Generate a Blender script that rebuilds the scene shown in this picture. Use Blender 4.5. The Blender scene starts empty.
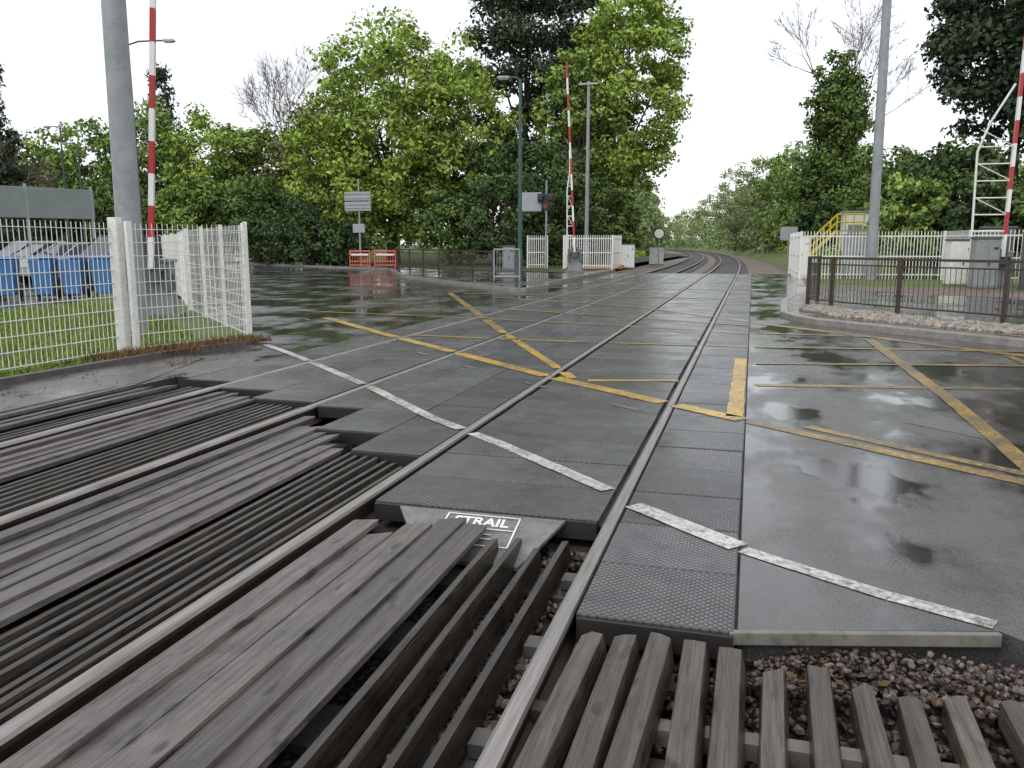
import bpy, bmesh, math, random
import numpy as np
from mathutils import Vector, Matrix
random.seed(7); rng=np.random.default_rng(7)
scene=bpy.context.scene
R=math.radians
# ---------------------------------------------------------------- materials
def newmat(name):
    m=bpy.data.materials.new(name); m.use_nodes=True
    nt=m.node_tree; b=nt.nodes['Principled BSDF']
    return m,nt,b
def N(nt,t,**k):
    n=nt.nodes.new(t)
    for a,v in k.items():
        if a in n.inputs: n.inputs[a].default_value=v
        else: setattr(n,a,v)
    return n
def L(nt,a,b): nt.links.new(a,b)
def coords(nt,scale=(1,1,1)):
    tc=N(nt,'ShaderNodeTexCoord'); mp=N(nt,'ShaderNodeMapping')
    mp.inputs['Scale'].default_value=scale
    L(nt,tc.outputs['Object'],mp.inputs['Vector']); return mp.outputs[0]
def noise(nt,vec,scale,detail=4,rough=.6):
    n=N(nt,'ShaderNodeTexNoise'); n.inputs['Scale'].default_value=scale
    n.inputs['Detail'].default_value=min(detail,4); n.inputs['Roughness'].default_value=rough
    L(nt,vec,n.inputs['Vector']); return n.outputs['Fac']
def ramp(nt,fac,stops):
    r=N(nt,'ShaderNodeValToRGB'); e=r.color_ramp.elements
    while len(e)<len(stops): e.new(.5)
    for i,(p,c) in enumerate(stops):
        e[i].position=p
        e[i].color=(c,c,c,1) if isinstance(c,(int,float)) else (*c,1)
    L(nt,fac,r.inputs[0]); return r.outputs[0]
def mix(nt,f,a,b,mode='MIX'):
    m=N(nt,'ShaderNodeMix',data_type='RGBA',blend_type=mode)
    for s,i in ((f,0),(a,6),(b,7)):
        if isinstance(s,(int,float)): m.inputs[i].default_value=s if i==0 else (s,s,s,1)
        elif isinstance(s,tuple): m.inputs[i].default_value=(*s,1)
        else: L(nt,s,m.inputs[i])
    return m.outputs[2]
def math_(nt,op,a,b=0.0):
    m=N(nt,'ShaderNodeMath',operation=op)
    for i,s in enumerate((a,b)):
        if isinstance(s,(int,float)): m.inputs[i].default_value=s
        else: L(nt,s,m.inputs[i])
    return m.outputs[0]
def bump(nt,b,h,strength=.5,dist=.01):
    n=N(nt,'ShaderNodeBump'); n.inputs['Strength'].default_value=strength
    n.inputs['Distance'].default_value=dist
    L(nt,h,n.inputs['Height']); L(nt,n.outputs[0],b.inputs['Normal'])
def attr(nt):
    a=N(nt,'ShaderNodeAttribute'); a.attribute_name='v'; return a.outputs['Fac']

def simple(name,col,rough=.5,metal=0,var=.25,scale=6,dirt=None):
    m,nt,b=newmat(name)
    v=coords(nt); f=noise(nt,v,scale,4)
    lo=tuple(c*(1-var) for c in col); hi=tuple(min(1,c*(1+var*.6)) for c in col)
    c=ramp(nt,f,[(.3,lo),(.7,hi)])
    if dirt:
        f2=noise(nt,v,scale*3,4,.7); c=mix(nt,ramp(nt,f2,[(.52,0.),(.72,.7)]),c,dirt)
    L(nt,c,b.inputs['Base Color']); b.inputs['Roughness'].default_value=rough
    b.inputs['Metallic'].default_value=metal
    return m

def m_asphalt(name,base=.042,wet=1.0,warm=(1,.98,.96)):
    m,nt,b=newmat(name); v=coords(nt)
    f1=noise(nt,v,.5,4,.6); f2=noise(nt,v,95,2,.7); f3=noise(nt,v,5,4,.65)
    st=coords(nt,(.8,.3,1)); f4=noise(nt,st,2.4,3)
    c=mix(nt,.55,ramp(nt,f3,[(.3,base*.75),(.7,base*1.25)]),ramp(nt,f2,[(.3,base*.4),(.72,base*2.4)]))
    w=math_(nt,'ADD',math_(nt,'MULTIPLY',f1,.6),math_(nt,'MULTIPLY',f4,.4))
    c=mix(nt,.85,c,ramp(nt,w,[(.40,1.25),(.54,.62)]),'MULTIPLY')
    c=mix(nt,1,c,warm,'MULTIPLY')
    L(nt,c,b.inputs['Base Color'])
    r=ramp(nt,w,[(.38,.36),(.46,.22),(.515,.11),(.555,.035)])
    L(nt,r,b.inputs['Roughness'])
    hs=math_(nt,'MULTIPLY',math_(nt,'ADD',f2,math_(nt,'MULTIPLY',f3,.6)),ramp(nt,w,[(.42,1.),(.54,.06)]))
    bump(nt,b,hs,.45,.008)
    b.inputs['Specular IOR Level'].default_value=.7
    return m
M_asph=m_asphalt('wet_asphalt',.055,warm=(1,.985,.965)); M_path=m_asphalt('old_asphalt',.07,warm=(1,.94,.87))
M_pave=m_asphalt('pavement_tarmac',.09,warm=(1,.95,.9))

def m_panel():
    m,nt,b=newmat('rubber_panel'); v=coords(nt)
    sp=N(nt,'ShaderNodeSeparateXYZ'); L(nt,v,sp.inputs[0])
    k=2*math.pi/.075
    a=math_(nt,'ABSOLUTE',math_(nt,'SINE',math_(nt,'MULTIPLY',math_(nt,'ADD',sp.outputs[0],sp.outputs[1]),k)))
    d=math_(nt,'ABSOLUTE',math_(nt,'SINE',math_(nt,'MULTIPLY',math_(nt,'SUBTRACT',sp.outputs[0],sp.outputs[1]),k)))
    h=math_(nt,'MINIMUM',math_(nt,'MULTIPLY',a,d),.45)
    f1=noise(nt,v,1.1,4); f3=noise(nt,v,7,4,.7)
    c=ramp(nt,f3,[(.3,(.034,.035,.038)),(.7,(.076,.077,.081))])
    c=mix(nt,.9,c,ramp(nt,attr(nt),[(0,.6),(1,1.4)]),'MULTIPLY')
    c=mix(nt,1,c,ramp(nt,h,[(.05,.40),(.3,1.2)]),'MULTIPLY')
    c=mix(nt,ramp(nt,f1,[(.5,0.),(.75,.4)]),c,(.10,.09,.08))
    L(nt,c,b.inputs['Base Color'])
    L(nt,ramp(nt,f1,[(.36,.36),(.5,.24),(.62,.12)]),b.inputs['Roughness'])
    b.inputs['Specular IOR Level'].default_value=.7
    hh=math_(nt,'ADD',h,math_(nt,'MULTIPLY',f3,.3))
    bump(nt,b,hh,.6,.010); return m
M_panel=m_panel()

def m_wood(name,lo,hi,green=.0):
    m,nt,b=newmat(name)
    v=coords(nt,(38,1.6,38)); f=noise(nt,v,1.0,4,.7)
    v2=coords(nt,(170,5,170)); g=noise(nt,v2,1.0,2,.6)
    v3=coords(nt); s=noise(nt,v3,3.5,4,.65)
    kn=noise(nt,coords(nt,(16,5,16)),1.0,1,.5)
    ff=math_(nt,'ADD',math_(nt,'MULTIPLY',f,.6),math_(nt,'MULTIPLY',g,.4))
    c=ramp(nt,ff,[(.38,lo),(.6,hi)])
    c=mix(nt,1,c,ramp(nt,attr(nt),[(0,.6),(1,1.3)]),'MULTIPLY')
    c=mix(nt,ramp(nt,s,[(.45,0.),(.7,.6)]),c,tuple(x*.4 for x in lo))
    c=mix(nt,ramp(nt,kn,[(.64,0.),(.72,.75)]),c,tuple(x*.25 for x in lo))
    L(nt,c,b.inputs['Base Color'])
    L(nt,ramp(nt,s,[(.35,.52),(.65,.24)]),b.inputs['Roughness'])
    bump(nt,b,ff,.9,.007); return m
M_wood=m_wood('weathered_timber',(.052,.044,.039),(.135,.119,.109))
M_wood2=m_wood('brown_timber',(.030,.023,.017),(.110,.089,.070))
M_wood3=m_wood('dark_timber',(.015,.011,.008),(.056,.044,.032))

def m_ballast(name,a,c2,c3,scale=22):
    m,nt,b=newmat(name); v=coords(nt)
    vo=N(nt,'ShaderNodeTexVoronoi'); vo.inputs['Scale'].default_value=scale; L(nt,v,vo.inputs['Vector'])
    sp=N(nt,'ShaderNodeSeparateColor'); L(nt,vo.outputs['Color'],sp.inputs[0])
    c=ramp(nt,sp.outputs[0],[(0,a),(.5,c2),(1,c3)])
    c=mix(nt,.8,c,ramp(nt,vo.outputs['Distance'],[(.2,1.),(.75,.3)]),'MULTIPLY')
    f=noise(nt,v,.7,4); c=mix(nt,.6,c,ramp(nt,f,[(.35,.6),(.65,1.1)]),'MULTIPLY')
    L(nt,c,b.inputs['Base Color']); b.inputs['Roughness'].default_value=.6
    bump(nt,b,math_(nt,'SUBTRACT',1.,vo.outputs['Distance']),.9,.03); return m
M_gravel=m_ballast('brown_gravel',(.12,.085,.06),(.22,.16,.115),(.32,.27,.22),14)
M_dark=m_ballast('oily_ballast',(.012,.01,.009),(.03,.024,.02),(.07,.06,.05),26)

def m_stone(name,lo,hi):
    m,nt,b=newmat(name); c=ramp(nt,attr(nt),[(0,lo),(1,hi)])
    f=noise(nt,coords(nt),60,2); c=mix(nt,.5,c,ramp(nt,f,[(.3,.6),(.7,1.2)]),'MULTIPLY')
    L(nt,c,b.inputs['Base Color']); b.inputs['Roughness'].default_value=.45; return m
M_stone=m_stone('ballast_stone',(.025,.018,.014),(.20,.15,.125))
M_pebble=m_stone('cobble',(.10,.085,.07),(.36,.31,.26))

def m_grass(name,a,b_,c_):
    m,nt,b=newmat(name); v=coords(nt); f=noise(nt,v,1.1,4,.7); g=noise(nt,v,30,2)
    c=ramp(nt,f,[(.3,a),(.5,b_),(.72,c_)]); c=mix(nt,.6,c,ramp(nt,g,[(.3,.5),(.7,1.3)]),'MULTIPLY')
    L(nt,c,b.inputs['Base Color']); b.inputs['Roughness'].default_value=.8
    bump(nt,b,g,.8,.04); return m
M_grass=m_grass('grass',(.06,.10,.018),(.10,.15,.03),(.15,.17,.06))
M_ground=m_grass('scrub_ground',(.03,.04,.014),(.045,.065,.02),(.07,.07,.035))
M_bank=m_grass('bank_grass',(.05,.09,.018),(.10,.16,.035),(.15,.18,.06))

def m_paint(name,col,under,worn=.5):
    m,nt,b=newmat(name); v=coords(nt); f=noise(nt,v,24,4,.8); g=noise(nt,v,1.3,3)
    w=math_(nt,'ADD',math_(nt,'MULTIPLY',f,.65),math_(nt,'MULTIPLY',g,.35))
    k=ramp(nt,w,[(worn-.08,0.),(worn+.05,1.)])
    c=mix(nt,k,col,tuple(x*.88+y*.12 for x,y in zip(under,col)))
    d=noise(nt,v,5,4,.7); c=mix(nt,.85,c,ramp(nt,d,[(.3,.5),(.6,1.)]),'MULTIPLY')
    L(nt,c,b.inputs['Base Color']); b.inputs['Roughness'].default_value=.36
    bump(nt,b,f,.35,.004); return m
M_white=m_paint('white_road_paint',(.58,.56,.52),(.07,.07,.068),.52)
M_whitew=m_paint('worn_white_paint',(.42,.41,.38),(.07,.07,.068),.46)
M_yel=m_paint('yellow_road_paint',(.62,.38,.03),(.08,.07,.045),.53)
M_yelw=m_paint('worn_yellow_paint',(.48,.30,.045),(.072,.063,.045),.49)

def m_rail_top():
    m,nt,b=newmat('polished_steel'); f=noise(nt,coords(nt,(60,2,1)),1,4)
    L(nt,ramp(nt,f,[(.3,(.20,.185,.17)),(.7,(.38,.36,.34))]),b.inputs['Base Color'])
    b.inputs['Metallic'].default_value=.7; L(nt,ramp(nt,f,[(.3,.5),(.7,.32)]),b.inputs['Roughness']); return m
M_steel=m_rail_top()
M_rust=simple('rusty_rail',(.05,.034,.024),.55,.2,.4,20)
M_black=simple('flangeway_dark',(.022,.02,.019),.5)
M_conc=simple('concrete',(.18,.165,.145),.5,0,.3,5,(.08,.07,.055))
M_edge=simple('dark_edging',(.085,.08,.074),.5,0,.3,8,(.04,.035,.03))
M_kerb=simple('kerb_concrete',(.24,.225,.205),.35,0,.3,4,(.09,.08,.07))
M_galv=simple('galvanised_steel',(.29,.31,.32),.5,.2,.2,3,(.19,.20,.20))
M_green=simple('green_painted_steel',(.04,.085,.075),.4,.0,.2,4)
M_wht=simple('white_painted_steel',(.74,.74,.70),.4,0,.1,5,(.45,.43,.38))
M_boomw=simple('white_boom',(.78,.77,.75),.4,0,.08,3)
M_boomr=simple('red_boom',(.42,.03,.035),.4,0,.15,3)
M_railing=simple('dark_railing',(.055,.036,.030),.4,.1,.3,8)
M_cab=simple('grey_cabinet',(.25,.27,.27),.45,.0,.12,3,(.15,.15,.14))
M_cabd=simple('dark_grey_cabinet',(.10,.105,.11),.45,.0,.15,3)
M_back=simple('sign_back_grey',(.32,.34,.35),.5,.1,.1,3)
M_board=simple('board_grey_green',(.20,.23,.22),.5,0,.12,1.5)
M_redp=simple('red_plastic',(.60,.12,.08),.45,0,.15,6)
M_bluep=simple('blue_plastic',(.05,.17,.40),.5,0,.2,6)
M_blk=simple('black_plastic',(.02,.02,.022),.4)
M_yellow=simple('yellow_handrail',(.62,.50,.03),.45,0,.15,4)
M_glass,_,b=newmat('dark_glass'); b.inputs['Base Color'].default_value=(.02,.025,.03,1); b.inputs['Roughness'].default_value=.08
M_carp=simple('dark_car_paint',(.03,.035,.045),.2,.3); M_cars=simple('silver_car_paint',(.4,.41,.42),.25,.5)
M_tyre=simple('tyre',(.02,.02,.02),.8)
M_lens=simple('lamp_lens',(.5,.5,.48),.2)
M_orange=simple('orange_plastic',(.6,.16,.03),.5)
M_bark=simple('bark',(.085,.07,.052),.85,0,.4,5)
M_twig=simple('bare_twigs',(.13,.10,.085),.85,0,.3,3)
def m_leaf(name,lo,hi,tr=.3):
    m,nt,b=newmat(name)
    c=ramp(nt,attr(nt),[(0,lo),(1,hi)])
    d=N(nt,'ShaderNodeBsdfDiffuse'); L(nt,c,d.inputs['Color'])
    L(nt,d.outputs[0],nt.nodes['Material Output'].inputs[0]); nt.nodes.remove(b)
    return m
LF_spring=m_leaf('spring_leaves',(.15,.22,.045),(.40,.53,.115))
LF_mid=m_leaf('mid_green_leaves',(.10,.16,.045),(.29,.40,.11))
LF_dark=m_leaf('dark_leaves',(.032,.058,.028),(.13,.19,.075))
LF_pine=m_leaf('pine_needles',(.030,.048,.034),(.105,.14,.08))
LF_ivy=m_leaf('ivy_leaves',(.06,.10,.035),(.19,.27,.085))
LF_red=m_leaf('budding_leaves',(.12,.085,.055),(.30,.23,.15))
LF_far=m_leaf('distant_leaves',(.15,.20,.10),(.33,.41,.18))
LF_grass=m_leaf('grass_blades',(.10,.16,.03),(.28,.36,.09))
LF_weed=m_leaf('dry_weeds',(.10,.06,.028),(.26,.17,.085))

# ---------------------------------------------------------------- mesh builder
class MB:
    def __init__(s): s.v=[];s.f=[];s.a=[];s.m=[];s.mi=0;s.cur=.5
    def add(s,vs,fs,a=None):
        o=len(s.v); s.v+= [tuple(x) for x in vs]
        for f in fs: s.f.append(tuple(i+o for i in f)); s.a.append(s.cur if a is None else a); s.m.append(s.mi)
    def box(s,c,d,rz=0,rx=0,ry=0,a=None,taper=1):
        M=Matrix.Rotation(rz,3,'Z')@Matrix.Rotation(rx,3,'X')@Matrix.Rotation(ry,3,'Y')
        x,y,z=[q/2 for q in d]; C=Vector(c)
        vs=[C+M@Vector((i*x*(taper if k>0 else 1),j*y*(taper if k>0 else 1),k*z)) for k in(-1,1) for i,j in((-1,-1),(1,-1),(1,1),(-1,1))]
        s.add(vs,[(0,3,2,1),(4,5,6,7),(0,1,5,4),(1,2,6,5),(2,3,7,6),(3,0,4,7)],a)
    def cyl(s,p0,p1,r0,r1=None,n=8,a=None,caps=True):
        if r1 is None:r1=r0
        p0=Vector(p0);p1=Vector(p1);d=(p1-p0).normalized()
        u=d.orthogonal().normalized();w=d.cross(u)
        vs=[]
        for p,r in((p0,r0),(p1,r1)):
            for i in range(n):
                t=2*math.pi*i/n; vs.append(p+u*r*math.cos(t)+w*r*math.sin(t))
        fs=[(i,(i+1)%n,n+(i+1)%n,n+i) for i in range(n)]
        if caps: fs+=[tuple(range(n-1,-1,-1)),tuple(range(n,2*n))]
        s.add(vs,fs,a)
    def tube(s,pts,r,n=6,a=None):
        for i in range(len(pts)-1): s.cyl(pts[i],pts[i+1],r,r,n,a)
    def bar(s,p0,p1,w,t,a=None):
        p0=Vector(p0);p1=Vector(p1);d=(p1-p0).normalized()
        u=d.cross(Vector((0,0,1)))
        u=u.normalized() if u.length>1e-4 else Vector((1,0,0)); q=d.cross(u)
        vs=[p+u*i*w/2+q*j*t/2 for p in(p0,p1) for i,j in((-1,-1),(1,-1),(1,1),(-1,1))]
        s.add(vs,[(0,3,2,1),(4,5,6,7),(0,1,5,4),(1,2,6,5),(2,3,7,6),(3,0,4,7)],a)
    def poly(s,pts,z): s.add([(x,y,z) for x,y in pts],[tuple(range(len(pts)))])
    def prismxy(s,pts,z0,z1):
        n=len(pts); s.add([(x,y,z0) for x,y in pts]+[(x,y,z1) for x,y in pts],
          [tuple(range(n-1,-1,-1)),tuple(range(n,2*n))]+[(i,(i+1)%n,n+(i+1)%n,n+i) for i in range(n)])
    def obj(s,name,mats,parent=None,smooth=False,bev=0,loc=None):
        me=bpy.data.meshes.new(name); me.from_pydata(s.v,[],s.f); me.update()
        if not isinstance(mats,(list,tuple)): mats=[mats]
        for m in mats: me.materials.append(m)
        if len(mats)>1: me.polygons.foreach_set('material_index',s.m)
        at=me.attributes.new('v','FLOAT','FACE'); at.data.foreach_set('value',s.a)
        bm=bmesh.new(); bm.from_mesh(me); bmesh.ops.recalc_face_normals(bm,faces=bm.faces); bm.to_mesh(me); bm.free()
        if smooth: me.polygons.foreach_set('use_smooth',[True]*len(me.polygons))
        o=bpy.data.objects.new(name,me); scene.collection.objects.link(o)
        if parent: o.parent=parent
        if loc: o.location=loc
        if bev:
            b=o.modifiers.new('b','BEVEL'); b.width=bev; b.segments=2; b.limit_method='ANGLE'
        return o
def empty(name,loc=(0,0,0),rz=0):
    e=bpy.data.objects.new(name,None); scene.collection.objects.link(e); e.location=loc; e.rotation_euler=(0,0,rz)
    e.empty_display_size=.2; return e

# ---------------------------------------------------------------- ground & terrain
m=MB(); m.poly([(-1500,-600),(1500,-600),(1500,2400),(-1500,2400)],-.42); m.obj('ground',M_ground)
def cx(y): return 0 if y<45 else -((y-45)**2)/2000.
ysf=[44,50]+list(range(56,420,8))
m=MB()
for i in range(len(ysf)-1):
    a,b=ysf[i],ysf[i+1]
    prof=[(-9.2,-.4),(-8.0,-.17),(1.8,-.17),(3.0,-.4)]
    for (xa,za),(xb,zb) in zip(prof,prof[1:]):
        m.add([(xa+cx(a),a,za),(xb+cx(a),a,zb),(xb+cx(b),b,zb),(xa+cx(b),b,za)],[(0,1,2,3)])
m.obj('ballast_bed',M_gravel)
m=MB()
for i in range(len(ysf)-2):
    a,b=ysf[i+1],ysf[i+2]
    for prof in ([(2.6,-.35),(5.0,.7),(9,2.0),(16,3.0),(40,3.2)],[(-9.0,-.35),(-11.5,.3),(-16,.8),(-40,1.0)]):
        for (xa,za),(xb,zb) in zip(prof,prof[1:]):
            k=min(1,max(0,(a-50)/25)); k2=min(1,max(0,(b-50)/25))
            m.add([(xa+cx(a),a,-.35+(za+.35)*k),(xb+cx(a),a,-.35+(zb+.35)*k),(xb+cx(b),b,-.35+(zb+.35)*k2),(xa+cx(b),b,-.35+(za+.35)*k2)],[(0,1,2,3)])
m.obj('embankment',M_bank)
m=MB(); m.poly([(-6.3,-6),(1.8,-6),(1.8,3.6),(.0,3.6),(0,9),(-6.3,9)],-.21); m.obj('trackbed',M_dark)
m=MB(); m.poly([(-6.15,7.95),(-4.75,7.55),(-4.0,7.1),(-3.4,6.95),(-2.8,6.05),(-2.2,5.47),(-2.1,4.39),(-.74,4.39),(-.64,3.2),(.03,3.2),(.03,44.2),(-6.15,44.2)],-.05); m.obj('crossing_base',M_black)

# road sheets
m=MB(); m.prismxy([(.012,3.2),(1.0,3.47),(1.22,3.27),(41,-35),(70,-35),(70,44),(.012,44)],-.30,-.003); m.obj('road',M_asph)
m=MB(); m.prismxy([(-6.12,8.0),(-6.12,44),(-13,47),(-20,47),(-34,55),(-62,80),(-80,72),(-40,45),(-13,17),(-8.2,12),(-8.2,-4),(-6.5,-4),(-6.3,8)],-.30,-.003); m.obj('road',M_asph)
m=MB(); m.poly([(-8.2,-4),(-6.55,-4),(-6.4,7.6),(-7.0,9.5),(-8.2,9.8)],.002); m.obj('path',M_path)
# right island
isl=[(.74,18.3),(.95,17.4),(1.35,16.6),(2.5,15.3),(3.95,13.9),(31,-12.5),(60,-12.5),(60,37),(1.9,37),(1.15,24),(.86,21.9)]
m=MB(); m.prismxy(isl,-.2,.11); m.obj('pavement',M_pave)
def sweep(name,path,prof,mat,closed=False):
    m=MB(); n=len(path); P=[Vector((x,y)) for x,y in path]; rings=[]
    for i in range(n):
        d=((P[min(i+1,n-1)]-P[i]).normalized()+(P[i]-P[max(i-1,0)]).normalized())
        if d.length<1e-6:d=Vector((1,0))
        d.normalize(); nn=Vector((-d.y,d.x)); rings.append([(P[i].x+nn.x*o,P[i].y+nn.y*o,z) for o,z in prof])
    k=len(prof)
    vs=[p for r in rings for p in r]; fs=[]
    for i in range(n-1):
        for j in range(k): fs.append((i*k+j,i*k+(j+1)%k,(i+1)*k+(j+1)%k,(i+1)*k+j))
    fs+=[tuple(range(k)),tuple((n-1)*k+j for j in range(k))]
    m.add(vs,fs); return m.obj(name,mat)
sweep('kerb',[(1.9,37),(1.15,24),(.86,21.9),(.74,18.3),(.95,17.4),(1.35,16.6),(2.5,15.3),(3.95,13.9),(31,-12.5)],[(-.13,-.1),(-.13,.10),(-.11,.118),(.02,.118),(.02,-.1)],M_kerb)
m=MB(); m.poly([(1.0,18.6),(1.5,17.0),(2.6,15.6),(4.0,14.2),(20,-1.2),(21,.2),(4.5,16.4),(3.0,18.1),(1.8,19.4),(1.25,20.6)],.114); m.obj('cobble_bed',M_gravel)
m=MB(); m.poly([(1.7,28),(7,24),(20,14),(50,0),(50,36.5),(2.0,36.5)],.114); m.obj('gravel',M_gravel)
m=MB(); m.poly([(2.2,31),(9,28.5),(22,22),(50,20),(50,36),(2.3,36)],.118); m.obj('grass_verge',M_grass)
# left island
il=[(-6.95,25.8),(-6.75,28),(-7.2,30),(-7.3,46.5),(-13,52),(-36,66),(-60,84),(-62,80),(-34.6,53.5),(-20.3,45),(-15.2,35),(-9.5,28.2),(-7.6,25.9)]
m=MB(); m.prismxy(il,-.2,.10); m.obj('pavement',M_pave)
sweep('kerb',[(-62,80),(-34.6,53.5),(-20.3,45),(-15.2,35),(-9.5,28.2),(-7.6,25.9),(-7.2,25.6),(-6.95,25.8),(-6.75,28),(-7.2,30),(-7.3,46)],[(-.02,-.1),(-.02,.112),(.13,.112),(.13,-.1)][::1],M_kerb)
m=MB(); m.poly([(-8.2,45),(-9,40.5),(-15,43),(-19,46.5),(-27,51.5),(-60,84),(-60,120),(-8.2,120)],.12); m.obj('grass_verge',M_ground)
# compound grass
m=MB(); m.prismxy([(-8.25,-6),(-8.3,9.35),(-7.6,11.5),(-12.05,16.2),(-40,45),(-90,45),(-90,-6)],-.3,.03); m.obj('lawn',M_grass)
m=MB(); m.poly([(-15.5,16),(-19,20.5),(-40,40),(-88,40),(-88,-5),(-18,-5)],.036); m.obj('car_park',M_path)
sweep('kerb',[(-7.7,-4),(-7.75,7.0),(-7.6,9.55),(-7.25,10.8)],[(-.05,-.1),(-.05,.07),(.05,.07),(.05,-.1)],M_edge)
m=MB(); m.box((.49,3.312,-.028),(1.06,.03,.055),rz=.26); m.obj('concrete_edging',M_conc,bev=.005)
m=MB(); m.box((1.30,3.05,-.11),(.12,.5,.2),rz=.6); m.box((1.2,2.72,-.13),(.2,.2,.18),rz=.3)
m.obj('concrete_block',M_conc,bev=.01)

# ---------------------------------------------------------------- rails
RX=[-.68,-2.185,-3.93,-5.435]
ys=[-6,0,10,20,30,40,45]+list(range(50,420,6))
def railsweep(m,x,prof):
    k=len(prof); vs=[];fs=[]
    for i,y in enumerate(ys):
        for o,z in prof: vs.append((x+o+cx(y),y,z))
    for i in range(len(ys)-1):
        for j in range(k): fs.append((i*k+j,i*k+(j+1)%k,(i+1)*k+(j+1)%k,(i+1)*k+j))
    m.add(vs,fs)
for tr in ((0,1),(2,3)):
    e=empty('railway_track')
    mh=MB(); mw=MB()
    for i in tr:
        railsweep(mh,RX[i],[(-.037,-.018),(-.031,-.001),(-.018,.005),(.018,.005),(.031,-.001),(.037,-.018)])
        railsweep(mw,RX[i],[(-.037,-.0185),(.037,-.0185),(.034,-.040),(.009,-.052),(.008,-.13),(.07,-.155),(.07,-.16),(-.07,-.16),(-.07,-.155),(-.008,-.13),(-.009,-.052),(-.034,-.040)])
    mh.obj('rail_head',M_steel,e); mw.obj('rail_web',M_rust,e)
    ms=MB(); xc=(RX[tr[0]]+RX[tr[1]])/2
    y=44.6
    while y<300:
        ms.box((xc+cx(y),y,-.18),(2.5,.26,.14),a=random.random()); y+=.68
    for y in [1.0,1.7,2.4,3.1,3.8,4.5,5.2,5.9,6.6]: ms.box((xc,y,-.225),(2.5,.26,.10))
    for y in [1.7,2.4,3.1,3.8]:
        for i in tr:
            for sx in(-.1,.1): ms.box((RX[i]+sx,y,-.14),(.09,.1,.05))
    ms.obj('sleepers',M_edge,e)

# ---------------------------------------------------------------- crossing panels
m=MB(); mk=MB()
def panels(x0,x1,y0,y1,step,ncol=1):
    w=(x1-x0)/ncol
    for c in range(ncol):
        y=y0
        while y<y1-.05:
            e=min(y+step,y1)
            m.box((x0+w*(c+.5)+random.uniform(-.002,.002),(y+e)/2,-.05+random.uniform(-.003,.002)),(w-.010,e-y-.016,.10),rx=random.uniform(-.003,.003),a=random.random()); y=e
    mk.box(((x0+x1)/2,y0-.004,-.062),(x1-x0-.02,.03,.10))
panels(-.636,.006,3.16,44,.6)
panels(-2.095,-.745,4.34,44,.6)
panels(-2.80,-2.230,5.42,44,.9); panels(-3.40,-2.80,6.0,44,.9); panels(-3.885,-3.40,6.9,44,.9)
panels(-4.7,-4.0,7.05,44,.6); panels(-5.36,-4.7,7.5,44,.6)
panels(-6.11,-5.48,7.9,44,.9)
m.obj('crossing_panels',M_panel,bev=.006); mk.obj('panel_end_stops',M_black)

# ---------------------------------------------------------------- road markings
GAPS=[(-.752,-.632),(-2.234,-2.09),(-4.005,-3.882),(-5.484,-5.355)]
def ribbon(m,path,w,dash=None,z=.005):
    acc=0
    for (x0,y0),(x1,y1) in zip(path,path[1:]):
        d=Vector((x1-x0,y1-y0)); Ln=d.length; d.normalize(); n=Vector((-d.y,d.x))*w/2
        st=.06; k=max(1,int(Ln/st))
        run=None
        for i in range(k):
            a=Ln*i/k; b=Ln*(i+1)/k; cxx=x0+d.x*(a+b)/2
            ok=not any(g0<cxx<g1 for g0,g1 in GAPS)
            if dash: ok=ok and ((acc+a)%(dash[0]+dash[1]))<dash[0]
            if ok and run is None: run=a
            if (not ok or i==k-1) and run is not None:
                e=b if ok else a
                if e>run:
                    q0=Vector((x0,y0))+d*run; q1=Vector((x0,y0))+d*e; kk=max(1,int((e-run)/.12)); vs=[]
                    for s in range(kk+1):
                        c=q0.lerp(q1,s/kk); j1=random.uniform(.90,1.04); j2=random.uniform(.90,1.04)
                        vs+=[(c.x-n.x*j1,c.y-n.y*j1,z),(c.x+n.x*j2,c.y+n.y*j2,z)]
                    m.add(vs,[(2*s,2*s+2,2*s+3,2*s+1) for s in range(kk)])
                run=None
        acc+=Ln
m=MB()
ribbon(m,[(-7.0,10.95),(-5.74,9.8),(-3.82,7.92),(-2.65,6.66),(-1.77,5.88),(-.79,4.92)],.115)
ribbon(m,[(-.6,4.66),(.0,4.13)],.14)
ribbon(m,[(.02,4.10),(.28,3.93),(.64,3.70),(1.0,3.52)],.10,z=.001)
m.obj('white_road_markings',M_white)
main=[(-8.4,15.4),(-6.06,12.97),(-4.61,11.55),(-3,9.95),(-2,8.98),(-1,8.12),(-.02,7.30),(1.09,6.34),(1.75,5.78),(12,-4)]
off=[(x-.30,y-.34) for x,y in main[:7]]
m=MB()
ribbon(m,off,.07,(.35,1.15))
m.obj('white_road_markings',M_whitew)
m=MB()
ribbon(m,main[:7],.19)
ribbon(m,[(-.085,7.42),(-.085,11.3)],.15)
ribbon(m,[(-4.23,14),(-2.17,9.7),(-1.9,9.1)],.13)
ribbon(m,[(-1.7,9.0),(-.61,9.30)],.12)
m.obj('yellow_road_markings',M_yel)
m=MB()
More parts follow.
